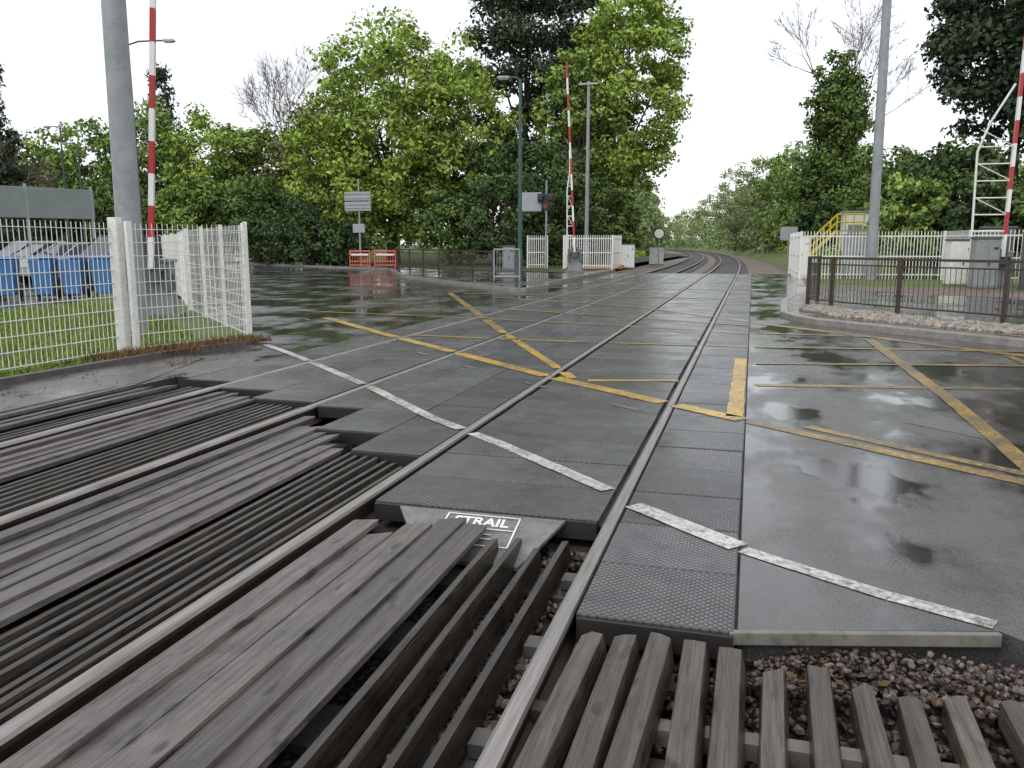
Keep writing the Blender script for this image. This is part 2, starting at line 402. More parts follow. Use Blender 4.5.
Y2=[([(.05,7.25),(1.09,6.37),(1.75,5.82),(12,-3.96)],.15,.001),([(.5,7.18),(1.22,6.54),(1.88,5.99),(12,-3.74)],.12,.001),([(-9,24.4),(-4.25,14.05)],.18,.005),([(.1,9.22),(3.0,9.75),(6,10.3)],.14,.001),
([(1.85,14.3),(1.92,8.82),(1.88,6.1)],.15,.003),([(-7,22.7),(-2.64,20.2),(.0,16.9)],.24,.005),([(.1,16.7),(2.3,14.2),(3.6,12.7),(14,2.6)],.22,.001),
([(-5.6,18.7),(-2.16,17.1),(.0,16.05)],.2,.0065),([(-5.5,12.8),(-2.2,12.6),(.0,12.7)],.14,.005),([(.1,12.7),(2.2,13.0),(4,13.2)],.14,.0045),
([(-8.5,24.3),(-2,24.0),(.0,23.6)],.28,.0065),([(-9.5,28.4),(-2,28.4),(.0,28.0)],.3,.005),([(-10,16.9),(-7,16.4),(-4.4,15.9),(-1,15.0),(0,14.6)],.16,.005),
([(5.4,11.0),(5.4,2.0)],.14,.004),([(0.0,33),(-6,34.5)],.3,.005),([(.1,10.9),(2.8,11.5),(5,11.9)],.12,.0055),([(3.4,12.6),(3.5,4.4)],.13,.006),([(.1,14.7),(2.0,14.6)],.13,.006)]
for pth,w_,z_ in Y2: ribbon(m,pth,w_,z=z_)
m.obj('yellow_road_markings',M_yelw)
m=MB(); m.poly([(1.3,7.6),(2.3,8.6),(3.4,7.5),(2.3,6.6)],-.0005); m.poly([(4.4,9.6),(5.0,10.2),(7.4,7.6),(6.8,7.0)],-.0005); m.obj('asphalt_patch',M_path)

# ---------------------------------------------------------------- foreground timbers
def timber(m,x,y0,y1,z,w,h,kind='arris',yaw=0,a=None):
    n=8; rings=[]
    if kind=='arris': prof=[(-w/2,-h),(-w*.44,-h*.12),(-w*.1,0),(w*.30,-h*.05),(w/2,-h)]
    elif kind=='lap': prof=[(-w/2,-.020),(w/2,-.003),(w/2+.003,-.032),(-w/2+.003,-.05)]
    else: prof=[(-w*.35,-h),(-w*.5,0),(w*.1,.0),(w*.5,-h)]
    wob=random.uniform(-.006,.006); dz=random.uniform(-.007,.007); sk=random.uniform(-.06,.06)
    for i in range(n+1):
        t=i/n; y=y0+(y1-y0)*t**.5; ox=x+yaw*(y-y1)+wob*math.sin(t*5); oz=z+dz+.004*math.sin(t*7+x*9)
        r=[]
        for px,pz in prof:
            ey=(random.uniform(-.016,.016)-(.03 if pz<-.03 else 0)+sk*px/w) if i==n else 0
            r.append((ox+px+random.uniform(-.0015,.0015),y+ey,oz+pz+(random.uniform(-.003,.001) if i==n else 0)))
        rings.append(r)
    k=len(prof); vs=[p for r in rings for p in r]; fs=[]
    for i in range(n):
        for j in range(k): fs.append((i*k+j,i*k+(j+1)%k,(i+1)*k+(j+1)%k,(i+1)*k+j))
    fs+=[tuple(range(k)),tuple(n*k+j for j in range(k))]
    m.add(vs,fs,random.random() if a is None else a)
e=empty('anti_trespass_timbers')
m=MB()
xs=[-.535,-.405,-.275,-.135,.0,.155,.31,.45,.60,.75,.93]
for i,x in enumerate(xs):
    timber(m,x,-4,3.04-.02*(i>4)+random.uniform(-.045,.04)-(.06 if i>6 else 0),-.005-(.03 if i>4 else 0),.115 if i<5 else .10,.09,'arris',random.uniform(-.045,.045))
m.obj('timbers',M_wood2,e,bev=.004)
m=MB(); m.box((.2,2.62,-.135),(1.9,.07,.06)); m.box((.2,1.3,-.135),(1.9,.07,.06)); m.obj('cross_bearers',M_conc,e)
e=empty('anti_trespass_timbers')
m=MB(); x=-2.085
for wv,ye in ((.155,4.05),(.15,3.9),(.16,4.1),(.155,4.22),(.15,4.15)):
    timber(m,x+wv/2,-4,ye,-.012,wv,.06,'lap',random.uniform(-.004,.004)); x+=wv*.985
m.obj('boards',M_wood,e,bev=.003)
m=MB()
for x,ye in ((-1.24,4.02),(-1.12,4.08),(-.99,3.98),(-.87,4.1)):
    timber(m,x,-4,ye,-.045,.05,.10,'thin',random.uniform(-.012,.012))
m.obj('slats',M_wood3,e)
e=empty('anti_trespass_timbers')
m=MB(); x=-2.30
for i in range(7):
    timber(m,x,-4,5.28+i*.035+random.uniform(-.06,.04),-.035,.05,.10,'thin',random.uniform(-.005,.005)); x-=.083
m.obj('slats',M_wood3,e)
m=MB(); x=-2.94
for i in range(7):
    timber(m,x,-4,5.55+i*.14+random.uniform(-.16,.12),-.008,.136,.06,'lap',random.uniform(-.004,.004)); x-=.134
m.obj('boards',M_wood,e,bev=.003)
e=empty('anti_trespass_timbers')
m=MB(); x=-4.06
for i in range(7):
    timber(m,x,-4,6.9+i*.04+random.uniform(-.06,.06),-.035,.05,.10,'thin',random.uniform(-.004,.004)); x-=.085
m.obj('slats',M_wood3,e)
m=MB(); x=-4.72
for i in range(5):
    timber(m,x,-4,7.1+i*.08+random.uniform(-.12,.05),-.008,.136,.06,'lap',random.uniform(-.003,.003)); x-=.134
m.obj('boards',M_wood,e)
e=empty('anti_trespass_timbers')
m=MB(); x=-5.56
for i in range(4):
    timber(m,x,-4,7.6+random.uniform(-.08,.08),-.03,.055,.10,'thin',0); x-=.09
m.obj('slats',M_wood3,e)
m=MB()
timber(m,-6.0,-4,7.5,-.0,.15,.06,'lap',0); timber(m,-6.16,-4,7.3,.0,.14,.06,'lap',0)
timber(m,-6.33,-4,7.35,.03,.16,.06,'lap',0); timber(m,-6.50,-4,7.2,.02,.14,.06,'lap',0)
m.obj('boards',M_wood,e)

# deflector plate with lettering
e=empty('crossing_end_plate')
m=MB(); m.add([(-1.92,4.32,-.012),(-.93,4.32,-.012),(-1.08,3.88,-.13),(-1.62,3.88,-.13),(-1.92,4.32,-.03),(-.93,4.32,-.03),(-1.08,3.88,-.15),(-1.62,3.88,-.15)],
 [(0,1,2,3),(7,6,5,4),(0,4,5,1),(1,5,6,2),(2,6,7,3),(3,7,4,0)]); m.obj('plate',simple('plate_grey',(.17,.168,.158),.45,.1,.35,12,(.07,.065,.06)),e)
sl=math.atan2(.118,.44)
fo=bpy.data.curves.new('lettering','FONT'); fo.body='STRAIL'; fo.size=.105; fo.align_x='CENTER'; fo.extrude=.001; fo.offset=.003
fob=bpy.data.objects.new('lettering',fo); scene.collection.objects.link(fob); fob.parent=e
fob.location=(-1.39,4.20,-.041); fob.rotation_euler=(sl,0,0); fo.materials.append(M_wht)
m=MB()
for a,b_ in(((-1.60,4.17),(-1.18,4.17)),((-1.18,4.02),(-1.18,4.29)),((-1.18,4.29),(-1.60,4.29)),((-1.60,4.29),(-1.60,4.02)),((-1.60,4.02),(-1.18,4.02)),((-1.52,4.08),(-1.28,4.08)),((-1.48,4.12),(-1.3,4.12))):
    za=-.012-(4.32-a[1])*.268+.004; zb=-.012-(4.32-b_[1])*.268+.004
    m.bar((a[0],a[1],za),(b_[0],b_[1],zb),.010,.003)
m.obj('frame_lines',M_wht,e)

# stones
def ico():
    bm=bmesh.new(); bmesh.ops.create_icosphere(bm,subdivisions=1,radius=1); bv=[v.co.copy() for v in bm.verts]; bf=[tuple(v.index for v in f.verts) for f in bm.faces]; bm.free(); return bv,bf
bv,bf=ico()
def stones(name,regs,mat):
    m=MB()
    for n,x0,x1,y0,y1,z,s0,s1 in regs:
        for _ in range(n):
            s=random.uniform(s0,s1); c=Vector((random.uniform(x0,x1),random.uniform(y0,y1),z+random.uniform(-.01,.02)))
            Rm=Matrix.Rotation(random.random()*6,3,'Z')@Matrix.Rotation(random.random()*3,3,'X')
            sc=Vector((1,random.uniform(.6,1),random.uniform(.4,.75)))
            m.add([c+Rm@Vector((v.x*sc.x*s*random.uniform(.8,1.15),v.y*sc.y*s,v.z*sc.z*s)) for v in bv],bf,random.random()**2)
    return m.obj(name,mat)
stones('ballast_stones',[(2400,-.6,1.5,1.9,3.25,-.185,.012,.028),(700,.05,1.3,3.0,3.3,-.13,.010,.024),(500,.2,1.3,3.12,3.36,-.095,.008,.02),(1100,-1.3,-.74,1.9,4.3,-.19,.012,.03),(500,-2.9,-2.25,3,5.4,-.19,.012,.03),(500,-4.7,-4,5,7,-.19,.012,.03),(300,1.0,1.6,2.4,3.4,-.14,.01,.025)],M_stone)
def strip_stones(name,pts0,pts1,n,z,s0,s1,mat):
    m=MB()
    for _ in range(n):
        t=random.random()*(len(pts0)-1); i=int(t); f=t-i; u=random.random()
        a=Vector(pts0[i]).lerp(Vector(pts0[i+1]),f); b=Vector(pts1[i]).lerp(Vector(pts1[i+1]),f); p=a.lerp(b,u)
        s=random.uniform(s0,s1)
        m.add([(p.x+v.x*s*random.uniform(.8,1.2),p.y+v.y*s*.8,z+v.z*s*.7) for v in bv],bf,random.random())
    return m.obj(name,mat)
strip_stones('cobbles',[(1.05,18.7),(1.55,17.2),(2.65,15.8),(4.1,14.35),(8,10.6)],[(1.4,20.2),(2.0,18.9),(3.0,17.5),(4.4,15.9),(8.6,11.7)],3200,.125,.03,.07,M_pebble)

# ---------------------------------------------------------------- fences
def mesh_fence(path,h,name='mesh_fence',vs=.075,hs=.17,posts=2.5,z=.0,wire=.0035,postw=.06,endpost=None):
    e=empty(name); m=MB(); mp=MB()
    for (x0,y0),(x1,y1) in zip(path,path[1:]):
        d=Vector((x1-x0,y1-y0,0)); Ln=d.length; d.normalize(); nrm=Vector((-d.y,d.x,0))
        k=int(Ln/vs)
        for i in range(k+1):
            p=Vector((x0,y0,z))+d*(Ln*i/k); m.bar(p+Vector((0,0,.05)),p+Vector((0,0,h)),wire*2,wire*2)
        zz=.08
        while zz<h:
            for s in(-.008,.008):
                m.bar(Vector((x0,y0,z+zz))+nrm*s,Vector((x1,y1,z+zz))+nrm*s,wire*2,wire*2.6)
            zz+=hs
        n=max(1,round(Ln/posts))
        for i in range(n+1):
            p=Vector((x0,y0,z))+d*(Ln*i/n); mp.box((p.x,p.y,z+h/2+.02),(postw,postw,h+.04),rz=math.atan2(d.y,d.x))
    m.obj('wires',M_wht,e); mp.obj('posts',M_wht,e); return e
mesh_fence([(-8.15,2.5),(-8.24,9.38),(-7.6,11.42)],1.78,vs=.08,hs=.18)
mesh_fence([(-7.6,11.46),(-12.04,15.9)],1.80,vs=.13,hs=.2,wire=.003)
mesh_fence([(-12.1,15.95),(-15,19.5),(-30,36)],1.78,vs=.15,hs=.25,wire=.004)
m=MB(); m.box((-8.2,9.38,.92),(.14,.12,1.86)); m.box((-8.03,9.42,.9),(.05,.1,1.8)); m.obj('gate_post',M_wht,bev=.006)
def picket_fence(path,h,name='white_palisade_fence',sp=.11,w=.045,z=.1):
    e=empty(name); m=MB(); mp=MB()
    for (x0,y0),(x1,y1) in zip(path,path[1:]):
        d=Vector((x1-x0,y1-y0,0)); Ln=d.length; d.normalize(); k=int(Ln/sp)
        for i in range(k+1):
            p=Vector((x0,y0,z))+d*(Ln*i/k); m.box((p.x,p.y,z+h/2+.04),(w,.012,h),rz=math.atan2(d.y,d.x))
        for zz in(.22,h*.5,h-.15): mp.bar((x0,y0,z+zz),(x1,y1,z+zz),.02,.05)
        n=max(1,round(Ln/2.4))
        for i in range(n+1):
            p=Vector((x0,y0,z))+d*(Ln*i/n); mp.box((p.x,p.y,z+h/2),(.09,.09,h+.1),rz=math.atan2(d.y,d.x))
    m.obj('pales',M_wht,e); mp.obj('posts_rails',M_wht,e)
picket_fence([(1.75,43),(1.83,35.2),(7.1,35.9)],1.85,sp=.12,w=.03)
picket_fence([(7.4,33.2),(10.5,33.0),(16,31)],1.85,sp=.12,w=.03)
picket_fence([(7.1,35.9),(7.4,33.2)],1.85,sp=.12,w=.03)
picket_fence([(-12.6,47.3),(-11.5,47.6)],1.85,sp=.12); picket_fence([(-10.2,46.2),(-7.55,46.8),(-7.5,49.5)],1.85,sp=.12)
picket_fence([(-10.2,46.2),(-10.6,49)],1.85,sp=.12)
def railing(path,h,z,name='pedestrian_railing',panel=2.0,sp=.11,mat=None):
    e=empty(name); m=MB()
    for (x0,y0),(x1,y1) in zip(path,path[1:]):
        d=Vector((x1-x0,y1-y0,0)); Ln=d.length; d.normalize(); n=max(1,round(Ln/panel))
        for i in range(n):
            a=Vector((x0,y0,z))+d*(Ln*i/n); b=Vector((x0,y0,z))+d*(Ln*(i+1)/n)
            m.bar(a+Vector((0,0,h)),b+Vector((0,0,h)),.05,.05); m.bar(a+Vector((0,0,h-.14)),b+Vector((0,0,h-.14)),.03,.03); m.bar(a+Vector((0,0,.12)),b+Vector((0,0,.12)),.04,.03)
            k=int((b-a).length/sp)
            for j in range(1,k):
                p=a.lerp(b,j/k); m.cyl(p+Vector((0,0,.12)),p+Vector((0,0,h-.14)),.007,.007,5,caps=False)
        for i in range(n+1):
            p=Vector((x0,y0,z))+d*(Ln*i/n); m.box((p.x,p.y,z+h/2),(.07,.07,h+.06),rz=math.atan2(d.y,d.x))
    m.obj('bars',mat or M_railing,e)
railing([(1.30,20.8),(1.75,20.0),(2.9,18.5),(4.4,16.8),(8.5,12.6)],1.08,.11)
railing([(1.30,20.8),(1.6,22.0)],1.08,.11)
railing([(-18.5,42),(-13.8,36.0),(-9.3,29.9)],1.12,.1,panel=2.4)
m=MB()
for a,b_ in(((-9.2,29.7,.15),(-9.2,29.7,1.3)),((-8.3,30.0,.15),(-8.3,30.0,1.3)),((-9.2,29.7,1.3),(-8.3,30.0,1.3)),((-9.2,29.7,.3),(-8.3,30.0,.3))): m.cyl(a,b_,.035,.035,8)
for i in range(1,9):
    t=i/9; m.cyl((-9.2+.9*t,29.7+.3*t,.3),(-9.2+.9*t,29.7+.3*t,1.3),.008,.008,5)
m.obj('guard_frame',M_galv)

# ---------------------------------------------------------------- poles, lamps
def pole(name,x,y,h,r0,r1,mat,z=0,lean=(0,0),arm=None,head=None,n=16,base=True):
    e=empty(name,(x,y,z)); m=MB()
    if base: m.cyl((0,0,0),(0,0,1.2),r0*1.25,r0*1.25,n)
    m.cyl((0,0,1.19 if base else 0),(lean[0],lean[1],h),r0,r1,n)
    if base: m.box((0,-r0*1.22,.7),(r0*1.1,.02,.5))
    m.obj('column',mat,e,smooth=False)
    if arm:
        ax,ay,rise=arm; m=MB(); pts=[(lean[0],lean[1],h-.05),(lean[0]+ax*.3,lean[1]+ay*.3,h+rise*.7),(lean[0]+ax,lean[1]+ay,h+rise)]
        m.tube(pts,r1*.7,8); m.obj('arm',mat,e)
        m=MB(); d=Vector((ax,ay,0)).normalized(); c=Vector(pts[-1])+d*.22
        m.box(c,(.52,.2,.10),rz=math.atan2(ay,ax),taper=.75); m.obj('lantern',M_galv,e,bev=.02)
        m=MB(); m.box(c-Vector((0,0,.07)),(.36,.15,.04),rz=math.atan2(ay,ax)); m.obj('lens',M_lens,e,bev=.015)
    return e
e=pole('lighting_mast',-9.84,11.55,11,.205,.155,M_galv,base=False,n=24,lean=(.10,0))
m=MB(); m.box((0,-.2,1.0),(.14,.03,.5)); m.cyl((0,0,0),(0,0,.06),.3,.3,20); m.obj('access_door',M_galv,e)
pole('street_lamp',-24.4,29.4,9.4,.09,.05,M_green,arm=(1.4,.38,.12))
pole('street_lamp',-46.8,49,9.5,.09,.05,M_green,arm=(-.9,0,.1))
pole('street_lamp',-44.5,48,8.2,.09,.05,M_green,arm=(-.9,0,.1))
pole('street_lamp',-8.67,31.4,7.5,.085,.055,M_green,z=.1,arm=(-.40,-.11,.06))
e=pole('lighting_mast',-10.1,52.3,11.0,.14,.09,M_galv,z=.1)
m=MB(); m.box((0,0,11.05),(1.3,.25,.1),taper=.8); m.cyl((0,0,10.9),(0,0,11.2),.11,.11,10); m.obj('twin_lantern',M_galv,e)
e=pole('lighting_mast',4.46,35.2,11.9,.20,.15,M_galv,z=.1,base=False,n=20,lean=(-.12,0))
m=MB(); m.tube([(-.12,0,11.8),(-.4,0,12.0)],.06); m.box((-.6,0,12.05),(.6,.3,.14),taper=.7); m.obj('lantern',M_galv,e)

# signs
e=empty('road_sign',(-22,44.7,.1))
m=MB(); m.cyl((0,0,0),(0,0,5.1),.06,.05,10); m.obj('post',M_galv,e)
m=MB(); m.box((-.05,-.07,4.12),(1.65,.04,.5)); m.box((-.05,-.07,3.55),(1.65,.04,.52)); m.box((-.02,-.07,2.3),(.75,.04,.5)); m.obj('panels',M_back,e,bev=.01)
m=MB()
for z in(3.45,3.65,4.0,4.25): m.box((-.05,-.105,z),(1.6,.03,.04))
m.obj('stiffeners',M_galv,e)
e=empty('crossing_signal',(-11.3,46.5,.1))
m=MB(); m.cyl((0,0,0),(0,0,4.9),.06,.05,10); m.obj('post',M_galv,e)
m=MB(); m.box((-.95,0,3.75),(1.35,.04,1.05)); m.obj('backboard',M_back,e,bev=.02)
m=MB(); m.box((.0,-.12,3.95),(.95,.12,.5)); m.box((-.28,-.28,3.95),(.3,.22,.26)); m.box((.28,-.28,3.95),(.3,.22,.26)); m.box((0,-.12,3.5),(.35,.1,.4)); m.obj('light_unit',M_blk,e,bev=.02)
m=MB(); m.cyl((0,-.18,3.5),(0,-.21,3.5),.1,.1,12); m.obj('lens',simple('red_lens',(.3,.03,.02),.2),e)
e=empty('speed_sign',(-6.6,62,-.1))
m=MB(); m.cyl((0,0,0),(0,0,2.1),.04,.04,8); m.obj('post',M_galv,e)
m=MB(); m.cyl((0,.0,2.35),(0,-.04,2.35),.42,.42,24); m.obj('ring',M_blk,e)
m=MB(); m.cyl((0,-.045,2.35),(0,-.06,2.35),.33,.33,24); m.obj('face',M_wht,e)
e=empty('trackside_sign',(2.3,60,.0)); m=MB(); m.cyl((0,0,0),(0,0,2.2),.04,.04,8); m.obj('post',M_galv,e)
m=MB(); m.box((0,0,2.2),(1.1,.04,.9)); m.obj('panel',M_back,e)

# ---------------------------------------------------------------- barriers
def boom(m,p0,p1,w0,w1,band):
    p0=Vector(p0);p1=Vector(p1); n=int((p1-p0).length/band)+1
    for i in range(n):
        a=p0.lerp(p1,i/n); b=p0.lerp(p1,(i+1)/n); m.mi=i%2
        w=w0+(w1-w0)*i/n; m.bar(a,b,w,.09)
    m.mi=0
def barrier(x,y,z,rz,h,lean,w0,w1,band=.9,skirt=0,name='level_crossing_barrier',pz=1.0):
    e=empty(name,(x,y,z),rz)
    m=MB(); m.box((0,.35,.55),(.7,.6,1.1)); m.box((0,.35,1.14),(.76,.66,.08)); m.obj('machine_housing',M_cab,e,bev=.02)
    m=MB(); m.box((0,.35,.04),(.95,.9,.08)); m.obj('plinth',M_conc,e)
    m=MB(); m.box((0,-.06,1.0),(.3,.12,.5)); m.cyl((-.25,-.03,pz),(.25,-.03,pz),.1,.1,12); m.box((-.3,.15,.72),(.1,.75,.35)); m.box((.3,.15,.72),(.1,.75,.35)); m.obj('pivot_counterweights',M_cabd,e,bev=.01)
    m=MB(); boom(m,(0,-.12,pz),(lean,-.12,h),w0,w1,band); m.obj('boom',[M_boomw,M_boomr],e)
    if skirt:
        m=MB(); s=skirt
        H0=pz+.8; H1=H0+ (h-H0)*.50
        pts=[(-.95*s,H0),(-1.0*s,H0+(H1-H0)*.55),(-.7*s,H0+(H1-H0)*.75),(-.15*s+lean*.5,H1)]
        P=[Vector((a,-.14,b)) for a,b in pts]
        m.tube(P,.035,6); m.tube([Vector((0,-.14,H0)),P[0]],.035,6)
        m.tube([P[0],Vector((-.95*s,-.14,.9))],.03,6)
        k=6
        for i in range(1,k):
            t=i/k; zz=H0+(H1-H0)*.7*t; xr=-.95*s if t<.85 else -.8*s; xl=lean*(zz-pz)/(h-pz)
            m.cyl((xl,-.14,zz),(xr,-.14,zz+.0),.022,.022,6)
            if i%2: m.cyl((xl,-.14,zz),(xr,-.14,zz+(H1-H0)*.7/k),.016,.016,6)
        m.obj('skirt_frame',M_wht,e)
    return e
barrier(-11.34,13.89,.03,R(30),9.4,.62,.20,.17,.62)
barrier(-8.5,41.0,.1,R(10),10.0,-.5,.19,.11,.8,skirt=0.4)
barrier(7.70,30.3,.1,R(0),10.8,.10,.22,.16,.75,skirt=1.0)

# ---------------------------------------------------------------- cabinets etc
def cabinet(x,y,z,w,d,h,rz,mat,name='equipment_cabinet'):
    e=empty(name,(x,y,z),rz); m=MB(); m.box((0,0,h/2+.06),(w,d,h)); m.obj('body',mat,e,bev=.015)
    m=MB(); m.box((0,0,h+.09),(w+.08,d+.08,.06)); m.box((0,0,.03),(w+.06,d+.06,.06)); m.obj('roof_and_plinth',M_cabd,e,bev=.01)
    m=MB(); m.box((-w/4,-d/2-.008,h/2+.06),(w/2-.03,.012,h-.1)); m.box((w/4,-d/2-.008,h/2+.06),(w/2-.03,.012,h-.1)); m.obj('doors',mat,e,bev=.006)
    m=MB(); m.box((.05,-d/2-.03,h*.55),(.03,.03,.16)); m.box((w/2-.12,-d/2-.02,h*.85),(.12,.01,.06)); m.obj('handle',M_blk,e)
cabinet(6.7,31.4,.1,.7,.6,1.45,.1,M_wht); cabinet(7.0,29.4,.1,.7,.5,1.5,.1,M_cab); cabinet(8.35,28.6,.1,.9,.7,1.65,.1,M_cabd); cabinet(9.9,32,.1,1.3,.7,1.7,0,M_cab)
cabinet(8.4,33.8,.1,1.0,.5,1.9,0,M_cabd)
cabinet(4.3,38.5,.1,1.2,.6,1.7,0,M_cab); cabinet(2.4,46,-.1,.8,.6,1.9,0,M_wht)
cabinet(-8.0,56,-.1,.9,.6,1.5,.1,M_wht); cabinet(-9.3,57,-.1,.9,.6,1.6,.1,M_cab)
cabinet(-7.2,66,-.1,1.1,.6,1.3,.1,M_wht); cabinet(-12.9,44.5,.1,.6,.5,1.2,.1,M_cab)
m=MB(); m.box((-9.0,48.9,.16),(3.5,.5,.14)); m.obj('orange_cable_cover',M_orange)

# yellow steps with white hut
e=empty('access_steps',(5.2,58.7,.2),R(-8))
m=MB()
for k in range(9): m.box((-1.9+k*.22,0,.22+k*.22),(.26,.9,.04))
m.box((.75,0,2.15),(1.7,1.0,.06)); m.obj('treads',M_galv,e)
m=MB()
for s in(-.47,.47):
    m.bar((-2.0,s,.1),(0,s,2.15),.05,.2)
    for zz in(.55,1.05): m.tube([(-2.0,s,.1+zz),(0,s,2.15+zz),(1.6,s,2.15+zz)],.035,6)
    for k in range(6): m.cyl((-2+k*.4,s,.1+k*.41),(-2+k*.4,s,1.15+k*.41),.03,.03,6)
    for xx in(.5,1.0,1.6): m.cyl((xx,s,2.15),(xx,s,3.2),.03,.03,6)
for xx in(.1,1.5):
    for s in(-.45,.45): m.cyl((xx,s,-.2),(xx,s,2.15),.05,.05,6)
for zz in(2.7,3.2): m.cyl((1.6,-.47,zz),(1.6,.47,zz),.035,.035,6)
m.obj('handrails',M_yellow,e)
e=empty('equipment_hut',(7.0,62.5,.3)); m=MB(); m.box((0,0,1.8),(2.3,2.0,3.0)); m.obj('walls',M_wht,e,bev=.05)
m=MB(); m.box((0,0,3.36),(2.5,2.2,.12)); m.obj('roof',M_cab,e); m=MB(); m.box((-.4,-1.01,1.5),(.9,.04,2.0)); m.box((.7,-1.01,2.4),(.5,.04,.4)); m.obj('door',M_cab,e)

for k,(bx,by,rz) in enumerate(((-21.8,44.2,.1),(-20.4,44.6,.25))):
    e=empty('pedestrian_barrier',(bx,by,.1),rz); m=MB()
    for zz,hh in((1.0,.08),(.8,.14),(.42,.06),(.2,.06)): m.box((0,0,zz),(1.2,.035,hh))
    for xx in(-.6,.6): m.box((xx,0,.58),(.06,.045,.95)); m.box((xx,0,.04),(.1,.5,.05))
    for i in range(1,8): m.box((-.6+i*.15,0,.46),(.03,.03,.56))
    m.obj('frame',M_redp,e,bev=.008)
    m=MB(); m.box((0,-.022,.8),(1.0,.006,.1)); m.obj('reflective_strip',M_wht,e)

e=empty('notice_board'); m=MB()
a=Vector((-28.5,20.8,0)); b_=Vector((-25.5,28.1,0))
d=(b_-a).normalized(); mid=(a+b_)/2; ang=math.atan2(d.y,d.x)
m.box((mid.x,mid.y,3.05),((b_-a).length,.10,1.15),rz=ang); m.obj('panel',M_board,e,bev=.02)
m=MB()
for t in(.02,.35,.68,.99):
    p=a.lerp(b_,t); m.cyl((p.x,p.y,0),(p.x,p.y,3.75),.06,.06,8)
m.obj('posts',M_galv,e)
def wbin(x,y,rz):
    e=empty('wheelie_bin',(x,y,.04),rz); m=MB()
    vs=[]
    for z,w,d in((.1,.42,.48),(1.05,.56,.68)):
        vs+=[(-w/2,-d/2,z),(w/2,-d/2,z),(w/2,d/2,z),(-w/2,d/2,z)]
    m.add(vs,[(0,3,2,1),(4,5,6,7),(0,1,5,4),(1,2,6,5),(2,3,7,6),(3,0,4,7)]); m.obj('body',M_bluep,e,bev=.03)
    m=MB(); m.box((0,.0,1.12),(.62,.76,.07),taper=.85); m.box((0,.40,1.05),(.5,.05,.05)); m.obj('lid',M_bluep,e,bev=.02)
    m=MB()
    for s in(-.25,.25): m.cyl((s-.03,.26,.12),(s+.03,.26,.12),.12,.12,14)
    m.obj('wheels',M_tyre,e)
for i in range(6): wbin(-20.4+i*.56+(.25 if i>2 else 0),17.0+i*.45,R(25+random.uniform(-14,14)))
def car(x,y,rz,paint,h=1.5,l=4.3,w=1.78,name='parked_car'):
    e=empty(name,(x,y,.04),rz)
    m=MB()
    prof=[(-l/2,.35),(-l/2,.75),(-l/2+.15,.92),(-l*.22,1.0),(l*.40,1.02),(l/2-.02,.9),(l/2,.35)]
    k=len(prof); vs=[(px,-w/2,pz) for px,pz in prof]+[(px,w/2,pz) for px,pz in prof]
    m.add(vs,[tuple(range(k)),tuple(range(2*k-1,k-1,-1))]+[(i,(i+1)%k,k+(i+1)%k,k+i) for i in range(k)]); m.obj('body',paint,e,bev=.07)
    def cab(z0,z1,xa,xb,xc,xd,wb,wt):
        mm=MB(); mm.add([(xa,-wb/2,z0),(xd,-wb/2,z0),(xd,wb/2,z0),(xa,wb/2,z0),(xb,-wt/2,z1),(xc,-wt/2,z1),(xc,wt/2,z1),(xb,wt/2,z1)],[(0,3,2,1),(4,5,6,7),(0,1,5,4),(1,2,6,5),(2,3,7,6),(3,0,4,7)]); return mm
    cab(.98,h-.05,-l*.24,-l*.06,l*.34,l*.44,w-.1,w-.42).obj('windows',M_glass,e,bev=.03)
    mm=MB(); mm.box((l*.14,0,h-.03),(l*.38,w-.42,.06))
    for s in(-1,1):
        for xa,xb in((-l*.235,-l*.06),(l*.1,l*.12),(l*.435,l*.34)): mm.bar((xa,s*(w/2-.05),.98),(xb,s*(w/2-.2),h-.04),.06,.06)
    mm.obj('roof_pillars',paint,e,bev=.02)
    mm=MB()
    for xx in(-l*.31,l*.31):
        for s in(-1,1): mm.cyl((xx,s*(w/2-.18),.33),(xx,s*(w/2+.01),.33),.33,.33,18)
    mm.obj('wheels',M_tyre,e)
    mm=MB()
    for s in(-.62,.62): mm.box((-l/2-.005,s,.75),(.04,.32,.14)); mm.box((l/2+.0,s,.8),(.04,.25,.18))
    mm.obj('lights',M_lens,e)
car(-20.6,23.6,R(75),M_carp,1.75); car(-24.2,25.5,R(75),M_cars,1.5); car(-30,24,R(75),M_cars,1.5); car(-27.5,27.5,R(70),M_carp,1.5)
car(-32,31,R(70),M_cars,1.6)
m=MB(); m.cyl((-9.6,8.2,.03),(-9.6,8.2,.45),.03,.03,8); m.box((-9.6,8.2,.5),(.16,.1,.18)); m.obj('marker_post',M_cab)

